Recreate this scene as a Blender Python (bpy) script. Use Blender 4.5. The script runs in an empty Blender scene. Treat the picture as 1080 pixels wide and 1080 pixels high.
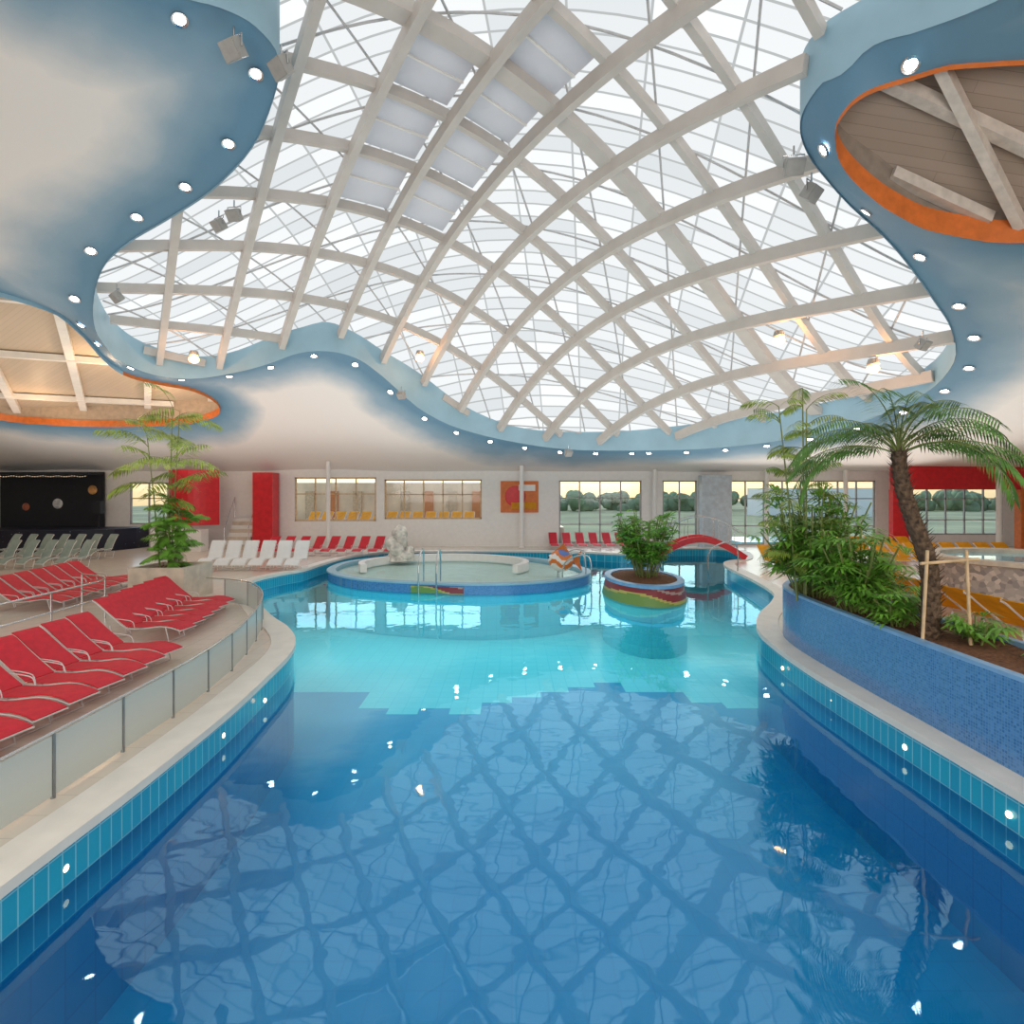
import bpy, math, random
import numpy as np
from mathutils import Vector, Matrix
from mathutils.geometry import delaunay_2d_cdt
random.seed(4)
S=bpy.context.scene; COL=S.collection
try:
    S.view_settings.view_transform='Standard'; S.view_settings.exposure=.15
except Exception: pass
DECK=0.35
BACK=27.2

# ---------------------------------------------------------------- materials
def nt(name):
    m=bpy.data.materials.new(name); m.use_nodes=True
    t=m.node_tree; b=t.nodes['Principled BSDF']
    return m,t,b
def setp(b,color=None,rough=None,metal=None,**k):
    if color is not None: b.inputs['Base Color'].default_value=(*color,1)
    if rough is not None: b.inputs['Roughness'].default_value=rough
    if metal is not None: b.inputs['Metallic'].default_value=metal
    for n,v in k.items(): b.inputs[n.replace('_',' ')].default_value=v
def mat(name,color,rough=.5,metal=0,var=.12,scale=6,bump=0,emit=0,ecol=None,alpha=1,trans=0):
    m,t,b=nt(name); setp(b,color,rough,metal)
    tc=t.nodes.new('ShaderNodeTexCoord'); n=t.nodes.new('ShaderNodeTexNoise')
    n.inputs['Scale'].default_value=scale; n.inputs['Detail'].default_value=3
    t.links.new(tc.outputs['Object'],n.inputs['Vector'])
    r=t.nodes.new('ShaderNodeValToRGB')
    r.color_ramp.elements[0].color=(*[c*(1-var) for c in color],1); r.color_ramp.elements[0].position=.3
    r.color_ramp.elements[1].color=(*[min(1,c*(1+var)) for c in color],1); r.color_ramp.elements[1].position=.7
    t.links.new(n.outputs['Fac'],r.inputs['Fac']); t.links.new(r.outputs['Color'],b.inputs['Base Color'])
    if bump:
        bp=t.nodes.new('ShaderNodeBump'); bp.inputs['Strength'].default_value=bump; bp.inputs['Distance'].default_value=.02
        t.links.new(n.outputs['Fac'],bp.inputs['Height']); t.links.new(bp.outputs['Normal'],b.inputs['Normal'])
    if emit:
        b.inputs['Emission Color'].default_value=(*(ecol or color),1); b.inputs['Emission Strength'].default_value=emit
    if alpha<1: b.inputs['Alpha'].default_value=alpha
    if trans:
        tr=t.nodes.new('ShaderNodeBsdfTranslucent'); mx=t.nodes.new('ShaderNodeMixShader'); mx.inputs[0].default_value=trans
        t.links.new(r.outputs['Color'],tr.inputs['Color']); t.links.new(b.outputs[0],mx.inputs[1]); t.links.new(tr.outputs[0],mx.inputs[2]); t.links.new(mx.outputs[0],t.nodes['Material Output'].inputs['Surface'])
    return m
def tilemat(name,c1,c2,grout,w,h,mortar,rough=.3,vertical=False,rot=0):
    m,t,b=nt(name); setp(b,c1,rough)
    tc=t.nodes.new('ShaderNodeTexCoord'); vec=tc.outputs['Object']
    if vertical:
        s=t.nodes.new('ShaderNodeSeparateXYZ'); t.links.new(vec,s.inputs[0])
        a=t.nodes.new('ShaderNodeMath'); a.operation='ADD'; t.links.new(s.outputs[0],a.inputs[0]); t.links.new(s.outputs[1],a.inputs[1])
        c=t.nodes.new('ShaderNodeCombineXYZ'); t.links.new(a.outputs[0],c.inputs[0]); t.links.new(s.outputs[2],c.inputs[1]); vec=c.outputs[0]
    elif rot:
        mp=t.nodes.new('ShaderNodeMapping'); mp.inputs['Rotation'].default_value=(0,0,rot); t.links.new(vec,mp.inputs[0]); vec=mp.outputs[0]
    br=t.nodes.new('ShaderNodeTexBrick'); br.offset=0; br.squash=1
    br.inputs['Scale'].default_value=1; br.inputs['Brick Width'].default_value=w; br.inputs['Row Height'].default_value=h
    br.inputs['Mortar Size'].default_value=mortar; br.inputs['Mortar Smooth'].default_value=.2
    br.inputs['Color1'].default_value=(*c1,1); br.inputs['Color2'].default_value=(*c2,1); br.inputs['Mortar'].default_value=(*grout,1)
    t.links.new(vec,br.inputs['Vector']); out=br.outputs['Color']
    t.links.new(out,b.inputs['Base Color'])
    return m,t,b,out
WHITE=mat('white_paint',(.84,.82,.79),.5,var=.03)
CREAM=mat('cream_stone',(.84,.79,.71),.45,var=.06,scale=3)
BEIGE=mat('beige_stone',(.62,.52,.42),.6,var=.15,scale=4)
STEEL=mat('brushed_steel',(.6,.6,.6),.25,1,var=.05)
TUBE=mat('grey_white_tube',(.62,.60,.58),.4,var=.05)
DARKSTEEL=mat('grey_steel_post',(.26,.27,.27),.4,.5)
RIB=mat('rib_paint',(.57,.53,.49),.5,var=.06,scale=2)
RIBG=mat('grey_rod',(.50,.50,.50),.5)
BEAMM=mat('muted_beam_paint',(.66,.60,.54),.5)
RED=mat('red_paint',(.66,.015,.025),.4)
REDF=mat('red_fabric',(.62,.012,.03),.6,var=.1,scale=12)
YELF=mat('yellow_fabric',(.95,.52,.02),.6,trans=.5)
WHF=mat('white_fabric',(.85,.85,.84),.6,var=.04)
GRF=mat('grey_green_fabric',(.30,.38,.34),.6)
ORANGE=mat('orange_paint',(.68,.17,.03),.5)
FASCIA=mat('pale_blue_paint',(.33,.52,.63),.5,var=.08,scale=1)
BLACK=mat('black_cloth',(.012,.014,.02),.7)
WOODPOLE=mat('light_wood',(.6,.42,.24),.6,var=.2,scale=8)
SOIL=mat('bark_mulch',(.17,.07,.03),.95,var=.5,scale=25,bump=1)
TRUNK=mat('palm_bark',(.12,.075,.045),.9,var=.5,scale=18,bump=1)
STEM=mat('green_stem',(.20,.24,.07),.6,var=.2)
LAMPW=mat('spot_lens',(1,1,1),.3,emit=18,ecol=(.97,.96,1))
LAMPO=mat('warm_lens',(1,.5,.2),.3,emit=10,ecol=(1,.45,.15))
LAMPY=mat('pool_lens',(1,.8,.5),.3,emit=2,ecol=(1,.75,.5))
GREYBOX=mat('grey_housing',(.38,.37,.35),.5)
PALE=mat('pale_hatch_panel',(.70,.70,.76),.5,var=.04,scale=1)
def leafmat(name,c): return mat(name,c,.4,var=.45,scale=5,trans=.25)
LEAF=leafmat('palm_leaf',(.10,.23,.04)); LEAF2=leafmat('bright_leaf',(.20,.44,.06)); LEAFY=leafmat('yellow_green_leaf',(.32,.42,.07))
DECKM,_,_,_=tilemat('deck_tiles',(.78,.69,.58),(.74,.65,.55),(.60,.52,.44),.3,.3,.005,.22)
POOLWALL,_,_,_=tilemat('pool_wall_tiles',(.02,.40,.58),(.02,.34,.54),(.25,.6,.7),.125,.26,.006,.15,vertical=True)
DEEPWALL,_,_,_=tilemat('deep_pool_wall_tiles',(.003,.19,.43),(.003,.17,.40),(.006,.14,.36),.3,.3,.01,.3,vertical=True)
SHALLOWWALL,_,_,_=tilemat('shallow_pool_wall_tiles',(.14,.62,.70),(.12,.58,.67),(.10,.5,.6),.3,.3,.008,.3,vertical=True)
MOSAIC,_,_,_=tilemat('blue_mosaic',(.04,.17,.45),(.10,.29,.62),(.15,.30,.5),.03,.03,.003,.2,vertical=True)
def stonemat():
    m,t,b=nt('rubble_stone'); N=t.nodes.new; L=t.links.new; setp(b,(.5,.4,.35),.8)
    tc=N('ShaderNodeTexCoord'); v=N('ShaderNodeTexVoronoi'); v.inputs['Scale'].default_value=9; L(tc.outputs['Object'],v.inputs['Vector'])
    hs=N('ShaderNodeSeparateColor'); L(v.outputs['Color'],hs.inputs[0])
    r=N('ShaderNodeValToRGB'); el=r.color_ramp.elements; el[0].color=(.26,.22,.21,1); el[1].color=(.66,.54,.46,1); L(hs.outputs[0],r.inputs[0]); L(r.outputs[0],b.inputs['Base Color']); return m
STONEM=stonemat()
def poolfloor():
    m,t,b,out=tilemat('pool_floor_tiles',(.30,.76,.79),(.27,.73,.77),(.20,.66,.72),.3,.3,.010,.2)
    N=t.nodes.new; L=t.links.new
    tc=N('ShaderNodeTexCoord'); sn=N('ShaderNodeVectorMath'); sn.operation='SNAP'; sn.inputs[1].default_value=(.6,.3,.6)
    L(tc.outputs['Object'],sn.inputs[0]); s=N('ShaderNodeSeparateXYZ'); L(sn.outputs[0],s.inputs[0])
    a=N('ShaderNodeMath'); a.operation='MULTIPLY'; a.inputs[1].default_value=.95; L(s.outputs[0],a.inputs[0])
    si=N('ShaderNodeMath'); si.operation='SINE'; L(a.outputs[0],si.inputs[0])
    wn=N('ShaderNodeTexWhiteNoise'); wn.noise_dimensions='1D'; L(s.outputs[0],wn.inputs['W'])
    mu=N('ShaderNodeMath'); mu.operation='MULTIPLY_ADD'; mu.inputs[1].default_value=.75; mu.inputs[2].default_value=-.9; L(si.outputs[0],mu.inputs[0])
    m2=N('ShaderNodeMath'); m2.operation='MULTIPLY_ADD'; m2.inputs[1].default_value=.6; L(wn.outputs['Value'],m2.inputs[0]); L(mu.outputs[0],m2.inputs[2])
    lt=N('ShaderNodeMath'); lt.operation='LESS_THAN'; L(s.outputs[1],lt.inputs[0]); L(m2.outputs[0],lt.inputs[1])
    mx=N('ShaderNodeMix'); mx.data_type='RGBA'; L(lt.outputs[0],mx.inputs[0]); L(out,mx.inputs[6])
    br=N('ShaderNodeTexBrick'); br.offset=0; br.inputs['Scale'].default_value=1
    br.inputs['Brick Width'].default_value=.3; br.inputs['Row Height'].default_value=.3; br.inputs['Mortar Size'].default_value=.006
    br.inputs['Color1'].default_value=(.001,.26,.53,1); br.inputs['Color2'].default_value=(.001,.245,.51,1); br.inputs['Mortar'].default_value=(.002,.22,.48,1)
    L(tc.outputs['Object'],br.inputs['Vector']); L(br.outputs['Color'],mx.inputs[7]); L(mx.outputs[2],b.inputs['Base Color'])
    return m
POOLFLOOR=poolfloor()
def watermat():
    m=bpy.data.materials.new('pool_water'); m.use_nodes=True; t=m.node_tree; t.nodes.clear(); N=t.nodes.new; L=t.links.new
    o=N('ShaderNodeOutputMaterial'); mx=N('ShaderNodeMixShader'); tr=N('ShaderNodeBsdfTransparent'); gl=N('ShaderNodeBsdfGlossy'); fr=N('ShaderNodeFresnel')
    tr.inputs[0].default_value=(.50,.94,.97,1); gl.inputs['Roughness'].default_value=.022; gl.inputs['Color'].default_value=(.58,.90,1,1)
    fr.inputs['IOR'].default_value=1.9
    tc=N('ShaderNodeTexCoord'); n=N('ShaderNodeTexNoise'); n.inputs['Scale'].default_value=1.5; n.inputs['Detail'].default_value=2.5
    bp=N('ShaderNodeBump'); bp.inputs['Strength'].default_value=.1; bp.inputs['Distance'].default_value=.05
    L(tc.outputs['Object'],n.inputs['Vector']); L(n.outputs['Fac'],bp.inputs['Height']); L(bp.outputs[0],fr.inputs['Normal']); L(bp.outputs[0],gl.inputs['Normal'])
    L(fr.outputs[0],mx.inputs[0]); L(tr.outputs[0],mx.inputs[1]); L(gl.outputs[0],mx.inputs[2]); L(mx.outputs[0],o.inputs[0])
    return m
WATER=watermat()
def glassmat(name,tint,fac=.12):
    m=bpy.data.materials.new(name); m.use_nodes=True; t=m.node_tree; t.nodes.clear(); N=t.nodes.new; L=t.links.new
    o=N('ShaderNodeOutputMaterial'); mx=N('ShaderNodeMixShader'); tr=N('ShaderNodeBsdfTransparent'); gl=N('ShaderNodeBsdfGlossy')
    tr.inputs[0].default_value=(*tint,1); gl.inputs['Roughness'].default_value=.05; mx.inputs[0].default_value=fac
    L(tr.outputs[0],mx.inputs[1]); L(gl.outputs[0],mx.inputs[2]); L(mx.outputs[0],o.inputs[0]); return m
GLASS=glassmat('window_glass',(.92,.95,.95),.05)
CLEARW=glassmat('clear_shallow_water',(.80,.96,.97),.12)
def frosted():
    m=bpy.data.materials.new('frosted_glass'); m.use_nodes=True; t=m.node_tree; b=t.nodes['Principled BSDF']
    setp(b,(.64,.68,.64),.3); b.inputs['Alpha'].default_value=.75; return m
FROST=frosted()
def domemat():
    m=bpy.data.materials.new('daylight_glow_roof_panels'); m.use_nodes=True; t=m.node_tree; t.nodes.clear(); N=t.nodes.new; L=t.links.new
    o=N('ShaderNodeOutputMaterial'); e=N('ShaderNodeEmission'); tc=N('ShaderNodeTexCoord'); mp=N('ShaderNodeMapping'); mp.inputs['Rotation'].default_value=(0,0,math.radians(8))
    br=N('ShaderNodeTexBrick'); br.offset=0; br.inputs['Scale'].default_value=1
    br.inputs['Brick Width'].default_value=1.6; br.inputs['Row Height'].default_value=.42; br.inputs['Mortar Size'].default_value=.028; br.inputs['Mortar Smooth'].default_value=.2
    br.inputs['Color1'].default_value=(.97,.99,1,1); br.inputs['Color2'].default_value=(.74,.78,.80,1); br.inputs['Mortar'].default_value=(.50,.52,.52,1)
    L(tc.outputs['Object'],mp.inputs[0]); L(mp.outputs[0],br.inputs['Vector']); L(br.outputs['Color'],e.inputs['Color'])
    e.inputs['Strength'].default_value=.93; L(e.outputs[0],o.inputs[0]); return m  # panels emit by themselves, standing in for daylight through the glazing
DOMEM=domemat()
def soffitmat():
    m,t,b=nt('soffit_airbrush_paint'); N=t.nodes.new; L=t.links.new; setp(b,(.8,.8,.8),.55)
    at=N('ShaderNodeAttribute'); at.attribute_name='edge'; n=N('ShaderNodeTexNoise'); n.inputs['Scale'].default_value=.5; n.inputs['Detail'].default_value=4
    tc=N('ShaderNodeTexCoord'); L(tc.outputs['Object'],n.inputs['Vector'])
    ma=N('ShaderNodeMath'); ma.operation='MULTIPLY_ADD'; ma.inputs[1].default_value=1.4; L(n.outputs['Fac'],ma.inputs[0])
    sb=N('ShaderNodeMath'); sb.operation='SUBTRACT'; sb.inputs[1].default_value=.7; L(at.outputs['Fac'],sb.inputs[0]); L(sb.outputs[0],ma.inputs[2])
    r=N('ShaderNodeValToRGB'); mr=N('ShaderNodeMapRange'); mr.inputs[1].default_value=0; mr.inputs[2].default_value=3.2; L(ma.outputs[0],mr.inputs[0]); L(mr.outputs[0],r.inputs[0])
    el=r.color_ramp.elements; el[0].position=.12; el[0].color=(.12,.26,.38,1); el[1].position=.70; el[1].color=(.83,.80,.77,1)
    x=el.new(.36); x.color=(.27,.40,.50,1)
    L(r.outputs[0],b.inputs['Base Color']); return m
SOFFIT=soffitmat()
def woodmat(name,c1,c2,g,rot):
    m,t,b=nt(name); N=t.nodes.new; L=t.links.new; setp(b,c1,.5)
    tc=N('ShaderNodeTexCoord'); br=N('ShaderNodeTexBrick'); br.inputs['Scale'].default_value=1; br.inputs['Brick Width'].default_value=4; br.inputs['Row Height'].default_value=.14; br.inputs['Mortar Size'].default_value=.004
    br.inputs['Color1'].default_value=(*c1,1); br.inputs['Color2'].default_value=(*c2,1); br.inputs['Mortar'].default_value=(*g,1)
    mp=N('ShaderNodeMapping'); mp.inputs['Rotation'].default_value=(0,0,rot); L(tc.outputs['Object'],mp.inputs[0]); L(mp.outputs[0],br.inputs['Vector']); L(br.outputs[0],b.inputs['Base Color']); return m
WOODGREY=woodmat('grey_plank_roof',(.38,.31,.26),(.34,.28,.23),(.24,.19,.16),.15)
WOODROOF=woodmat('cream_plank_roof',(.60,.47,.34),(.56,.44,.31),(.46,.35,.24),.5)
CURB=[mat('grey_wood_curb',(.28,.23,.19),.6),mat('cream_wood_curb',(.50,.38,.27),.6)]
def bandmat(name,cols,zs,amp=.12,freq=4):
    m,t,b=nt(name); N=t.nodes.new; L=t.links.new; setp(b,(.5,.5,.5),.3)
    tc=N('ShaderNodeTexCoord'); sn=N('ShaderNodeVectorMath'); sn.operation='SNAP'; sn.inputs[1].default_value=(.035,.035,.035); L(tc.outputs['Object'],sn.inputs[0])
    s=N('ShaderNodeSeparateXYZ'); L(sn.outputs[0],s.inputs[0])
    a=N('ShaderNodeMath'); a.operation='MULTIPLY'; a.inputs[1].default_value=freq; L(s.outputs[0],a.inputs[0])
    si=N('ShaderNodeMath'); si.operation='SINE'; L(a.outputs[0],si.inputs[0])
    mu=N('ShaderNodeMath'); mu.operation='MULTIPLY_ADD'; mu.inputs[1].default_value=amp; L(si.outputs[0],mu.inputs[0]); L(s.outputs[2],mu.inputs[2])
    r=N('ShaderNodeValToRGB'); r.color_ramp.interpolation='CONSTANT'; el=r.color_ramp.elements
    el[0].position=0; el[0].color=(*cols[0],1); el[1].position=zs[0]; el[1].color=(*cols[1],1)
    for c,z in zip(cols[2:],zs[1:]): x=el.new(z); x.color=(*c,1)
    L(mu.outputs[0],r.inputs[0]); L(r.outputs[0],b.inputs['Base Color']); return m
WAVE=bandmat('wave_mosaic',[(.20,.32,.08),(.55,.45,.12),(.30,.04,.05),(.50,.34,.30),(.30,.05,.06)],[.13,.19,.36,.42],.12,2.6)
def starry():
    m,t,b=nt('starry_backdrop'); N=t.nodes.new; L=t.links.new; setp(b,(.01,.012,.02),.6)
    tc=N('ShaderNodeTexCoord'); v=N('ShaderNodeTexVoronoi'); v.inputs['Scale'].default_value=4; L(tc.outputs['Object'],v.inputs['Vector'])
    lt=N('ShaderNodeMath'); lt.operation='LESS_THAN'; lt.inputs[1].default_value=.07; L(v.outputs['Distance'],lt.inputs[0])
    mx=N('ShaderNodeMix'); mx.data_type='RGBA'; mx.inputs[6].default_value=(.008,.012,.03,1); mx.inputs[7].default_value=(.2,.3,.36,1); L(lt.outputs[0],mx.inputs[0]); L(mx.outputs[2],b.inputs['Base Color']); return m
STARRY=starry()

# ---------------------------------------------------------------- mesh builder
class MB:
    def __init__(s): s.v=[]; s.f=[]; s.m=[]
    def add(s,vs,fs,mi=0):
        o=len(s.v); s.v+= [tuple(v) for v in vs]; s.f+=[tuple(i+o for i in f) for f in fs]; s.m+=[mi]*len(fs)
    def box(s,c,d,rz=0,mi=0,M=None):
        x,y,z=[k/2 for k in d]; R=M if M is not None else Matrix.Rotation(rz,3,'Z'); c=Vector(c)
        vs=[c+R@Vector((a*x,b*y,e*z)) for a in(-1,1) for b in(-1,1) for e in(-1,1)]
        s.add(vs,[(0,1,3,2),(4,6,7,5),(0,4,5,1),(2,3,7,6),(0,2,6,4),(1,5,7,3)],mi)
    def tube(s,path,r,n=8,mi=0,closed=False):
        P=[Vector(p) for p in path]; N=len(P); rs=r if isinstance(r,(list,tuple)) else [r]*N
        vs=[]; up=None
        for i,p in enumerate(P):
            if closed: t=P[(i+1)%N]-P[i-1]
            else: t=P[min(i+1,N-1)]-P[max(i-1,0)]
            t.normalize()
            if up is None: up=Vector((0,0,1)) if abs(t.z)<.9 else Vector((1,0,0))
            a=t.cross(up)
            if a.length<1e-4: a=t.cross(Vector((0,1,0)))
            a.normalize(); b=a.cross(t).normalized(); up=b
            for k in range(n):
                th=2*math.pi*k/n; vs.append(p+(a*math.cos(th)+b*math.sin(th))*rs[i])
        fs=[]
        for i in range(N if closed else N-1):
            j=(i+1)%N
            for k in range(n): fs.append((i*n+k,i*n+(k+1)%n,j*n+(k+1)%n,j*n+k))
        if not closed: fs+= [tuple(range(n))[::-1],tuple((N-1)*n+k for k in range(n))]
        s.add(vs,fs,mi)
    def rect(s,path,w,h,mi=0):
        P=[Vector(p) for p in path]; N=len(P); vs=[]
        for i,p in enumerate(P):
            t=(P[min(i+1,N-1)]-P[max(i-1,0)]).normalized(); a=t.cross(Vector((0,0,1))).normalized(); b=a.cross(t).normalized()
            for x,y in((-1,-1),(1,-1),(1,1),(-1,1)): vs.append(p+a*x*w/2+b*y*h/2)
        fs=[]
        for i in range(N-1):
            for k in range(4): fs.append((i*4+k,i*4+(k+1)%4,i*4+4+(k+1)%4,i*4+4+k))
        fs+=[(3,2,1,0),tuple((N-1)*4+k for k in range(4))]; s.add(vs,fs,mi)
    def lathe(s,prof,c=(0,0,0),n=32,mi=0,sx=1,sy=1,closedprof=False):
        vs=[]; m=len(prof)
        for k in range(n):
            th=2*math.pi*k/n
            for r,z in prof: vs.append((c[0]+r*sx*math.cos(th),c[1]+r*sy*math.sin(th),c[2]+z))
        fs=[]
        for k in range(n):
            k2=(k+1)%n
            for j in range(m if closedprof else m-1):
                j2=(j+1)%m; fs.append((k*m+j,k2*m+j,k2*m+j2,k*m+j2))
        s.add(vs,fs,mi)
    def loft(s,loops,mi=0,closedprof=False):
        n=len(loops[0]); vs=[p for l in loops for p in l]; m=len(loops)
        s.add(vs,[(j*n+i,j*n+(i+1)%n,((j+1)%m)*n+(i+1)%n,((j+1)%m)*n+i) for j in range(m if closedprof else m-1) for i in range(n)],mi)
    def ell(s,c,r,nu=16,nv=10,mi=0,M=None):
        vs=[];c=Vector(c)
        for j in range(nv+1):
            ph=math.pi*j/nv-math.pi/2
            for i in range(nu):
                th=2*math.pi*i/nu; v=Vector((r[0]*math.cos(ph)*math.cos(th),r[1]*math.cos(ph)*math.sin(th),r[2]*math.sin(ph)))
                vs.append(c+(M@v if M is not None else v))
        fs=[(j*nu+i,j*nu+(i+1)%nu,(j+1)*nu+(i+1)%nu,(j+1)*nu+i) for j in range(nv) for i in range(nu)]
        s.add(vs,fs,mi)
    def prism(s,loop,z0,z1,mi=0,top=True,bottom=False):
        n=len(loop); vs=[(x,y,z0) for x,y in loop]+[(x,y,z1) for x,y in loop]
        fs=[(i,(i+1)%n,n+(i+1)%n,n+i) for i in range(n)]
        if top: fs.append(tuple(range(n,2*n)))
        if bottom: fs.append(tuple(range(n))[::-1])
        s.add(vs,fs,mi)
    def obj(s,name,mats,parent=None,smooth=False,loc=(0,0,0)):
        me=bpy.data.meshes.new(name); me.from_pydata(s.v,[],s.f)
        for m in (mats if isinstance(mats,(list,tuple)) else [mats]): me.materials.append(m)
        me.polygons.foreach_set('material_index',s.m)
        if smooth: me.polygons.foreach_set('use_smooth',[True]*len(s.f))
        me.update(); ob=bpy.data.objects.new(name,me); ob.location=loc; COL.objects.link(ob)
        if parent: ob.parent=parent
        return ob
def lab(o,label,cat,group=None):
    o['label']=label; o['category']=cat
    if group: o['group']=group
    return o
def root(name,label,cat,loc=(0,0,0),rz=0,group=None):
    e=bpy.data.objects.new(name,None); e.empty_display_size=.2; e.location=loc; e.rotation_euler=(0,0,rz); COL.objects.link(e); return lab(e,label,cat,group)
def struct(o): o['kind']='structure'; return o
def dup(src,loc,rz=0,scale=1):
    n=src.copy(); n.location=loc; n.rotation_euler=(0,0,rz); n.scale=(scale,)*3; COL.objects.link(n)
    def rec(a,b):
        for c in a.children:
            k=c.copy(); k.parent=b; COL.objects.link(k); rec(c,k)
    rec(src,n); return n
def smoothpath(P,n=6,closed=False):
    P=[np.array(p,float) for p in P]; N=len(P); out=[]
    for i in range(N if closed else N-1):
        if closed: a,b,c,d=P[i-1],P[i],P[(i+1)%N],P[(i+2)%N]
        else: a,b,c,d=P[max(i-1,0)],P[i],P[i+1],P[min(i+2,N-1)]
        for k in range(n):
            t=k/n; out.append(.5*((2*b)+(-a+c)*t+(2*a-5*b+4*c-d)*t*t+(-a+3*b-3*c+d)*t**3))
    if not closed: out.append(P[-1])
    return [tuple(o) for o in out]
def resample(P,step,closed=False):
    P=[np.array(p,float) for p in P]
    if closed: P=P+[P[0]]
    out=[P[0]]; acc=0
    for a,b in zip(P,P[1:]):
        L=np.linalg.norm(b-a); d=step-acc
        while d<=L: out.append(a+(b-a)*d/L); d+=step
        acc=(acc+L)%step
    return [tuple(o) for o in out]
def inpoly(X,Y,loop):
    X=np.asarray(X,float);Y=np.asarray(Y,float);r=np.zeros(X.shape,bool)
    n=len(loop)
    for i in range(n):
        x1,y1=loop[i][:2];x2,y2=loop[i-1][:2]
        if y1==y2: continue
        c=((y1>Y)!=(y2>Y))&(X<(x2-x1)*(Y-y1)/(y2-y1)+x1); r^=c
    return r
def loopdist(X,Y,loop):
    X=np.asarray(X,float);Y=np.asarray(Y,float);d=np.full(X.shape,1e9)
    for i in range(len(loop)):
        a=np.array(loop[i-1][:2]);b=np.array(loop[i][:2]);v=b-a;l=v@v
        if l<1e-9: continue
        t=np.clip(((X-a[0])*v[0]+(Y-a[1])*v[1])/l,0,1)
        d=np.minimum(d,np.hypot(X-a[0]-t*v[0],Y-a[1]-t*v[1]))
    return d
def offset(loop,d,closed=True):
    n=len(loop); out=[]
    area=sum(loop[i-1][0]*loop[i][1]-loop[i][0]*loop[i-1][1] for i in range(n)); sg=1 if area>0 else -1
    for i in range(n):
        a=loop[i-1] if (closed or i>0) else loop[0]; b=loop[(i+1)%n] if (closed or i<n-1) else loop[-1]
        tx,ty=b[0]-a[0],b[1]-a[1]; l=math.hypot(tx,ty) or 1
        out.append((loop[i][0]+ty/l*d*sg,loop[i][1]-tx/l*d*sg))
    return out
def fill(outer,holes,grid,zf,mindist=.2):
    pts=[];edges=[]
    for lp in [outer]+holes:
        o=len(pts); pts+=[Vector(p[:2]) for p in lp]; n=len(lp); edges+=[(o+i,o+(i+1)%n) for i in range(n)]
    if grid:
        xs=[p[0] for p in outer];ys=[p[1] for p in outer]
        gx,gy=np.meshgrid(np.arange(min(xs)+grid/2,max(xs),grid),np.arange(min(ys)+grid/2,max(ys),grid)); gx=gx.ravel();gy=gy.ravel()
        k=inpoly(gx,gy,outer)&(loopdist(gx,gy,outer)>mindist)
        for h in holes: k&=~inpoly(gx,gy,h); k&=loopdist(gx,gy,h)>mindist
        pts+=[Vector((a,b)) for a,b in zip(gx[k],gy[k])]
    vs,es,fs,_,_,_=delaunay_2d_cdt(pts,edges,[],0,1e-5)
    cx=np.array([sum(vs[i][0] for i in f)/3 for f in fs]);cy=np.array([sum(vs[i][1] for i in f)/3 for f in fs])
    k=inpoly(cx,cy,outer)
    for h in holes:k&=~inpoly(cx,cy,h)
    V=np.array([(v[0],v[1]) for v in vs]); Z=zf(V[:,0],V[:,1])
    return [(x,y,z) for (x,y),z in zip(V.tolist(),np.asarray(Z).tolist())],[tuple(f) for f,q in zip(fs,k) if q]
def tps(P,reg=.02):
    P=np.array(P,float);n=len(P);c=P[:,:2]
    def U(r2): return .5*r2*np.log(r2+1e-12)
    r2=((c[:,None]-c[None])**2).sum(-1); K=U(r2)+np.eye(n)*reg
    A=np.zeros((n+3,n+3));A[:n,:n]=K;Q=np.c_[np.ones(n),c];A[:n,n:]=Q;A[n:,:n]=Q.T
    w=np.linalg.solve(A,np.r_[P[:,2],0,0,0])
    def f(X,Y):
        X=np.atleast_1d(np.asarray(X,float));Y=np.atleast_1d(np.asarray(Y,float))
        r=(X[:,None]-c[:,0])**2+(Y[:,None]-c[:,1])**2
        return U(r)@w[:n]+w[n]+w[n+1]*X+w[n+2]*Y
    return f

# ---------------------------------------------------------------- ceiling control loops (metres)
MAIN=[(5.0,24,4.74),(2.46,24.6,4.83),(.12,24.6,5.15),(-2.06,23.8,5.6),(-3.73,22.4,6.33),(-4.85,21.4,7.32),(-5.64,20.5,7.82),(-6.43,19.8,7.88),(-7.39,19.7,7.79),(-8.2,19.7,7.5),(-9.95,19.9,7.11),(-11.16,19.7,6.9),(-12.2,18.8,6.97),(-12.25,17.5,7.13),(-11.65,16,7.38),(-10.9,14.8,7.78),(-10.08,14,8.45),(-9.18,13.6,8.9),(-8.05,13.2,9.24),(-6.66,12.6,9.62),(-5.4,11.8,10.08),(-4.62,11,10.53),(-4.22,10.3,10.8),(-4.41,9.8,10.98),(-4.83,9.4,10.97),(-5.4,9,10.85),(-6.3,8,10.6),(-7,6,10.4),(-5,3.5,10.9),(0,2.5,11.2),(4.2,3.4,10.6),(6.2,5.0,9.8),(6.8,6.4,9.5),(6.66,7.4,9.56),(6.32,7.9,9.6),(5.95,8.5,9.8),(5.61,9.1,10.0),(5.3,9.7,9.98),(5.25,10.3,9.8),(5.53,10.8,9.56),(6.2,11.2,9.1),(7.39,11.6,8.35),(8.3,12,7.82),(9.27,12.5,7.15),(10.26,13.3,6.78),(11.26,14.5,6.28),(11.9,16.4,5.82),(11.5,18.2,5.33),(10.56,19.8,5.0),(9.23,21.3,4.8),(7.33,22.8,4.7)]
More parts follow.
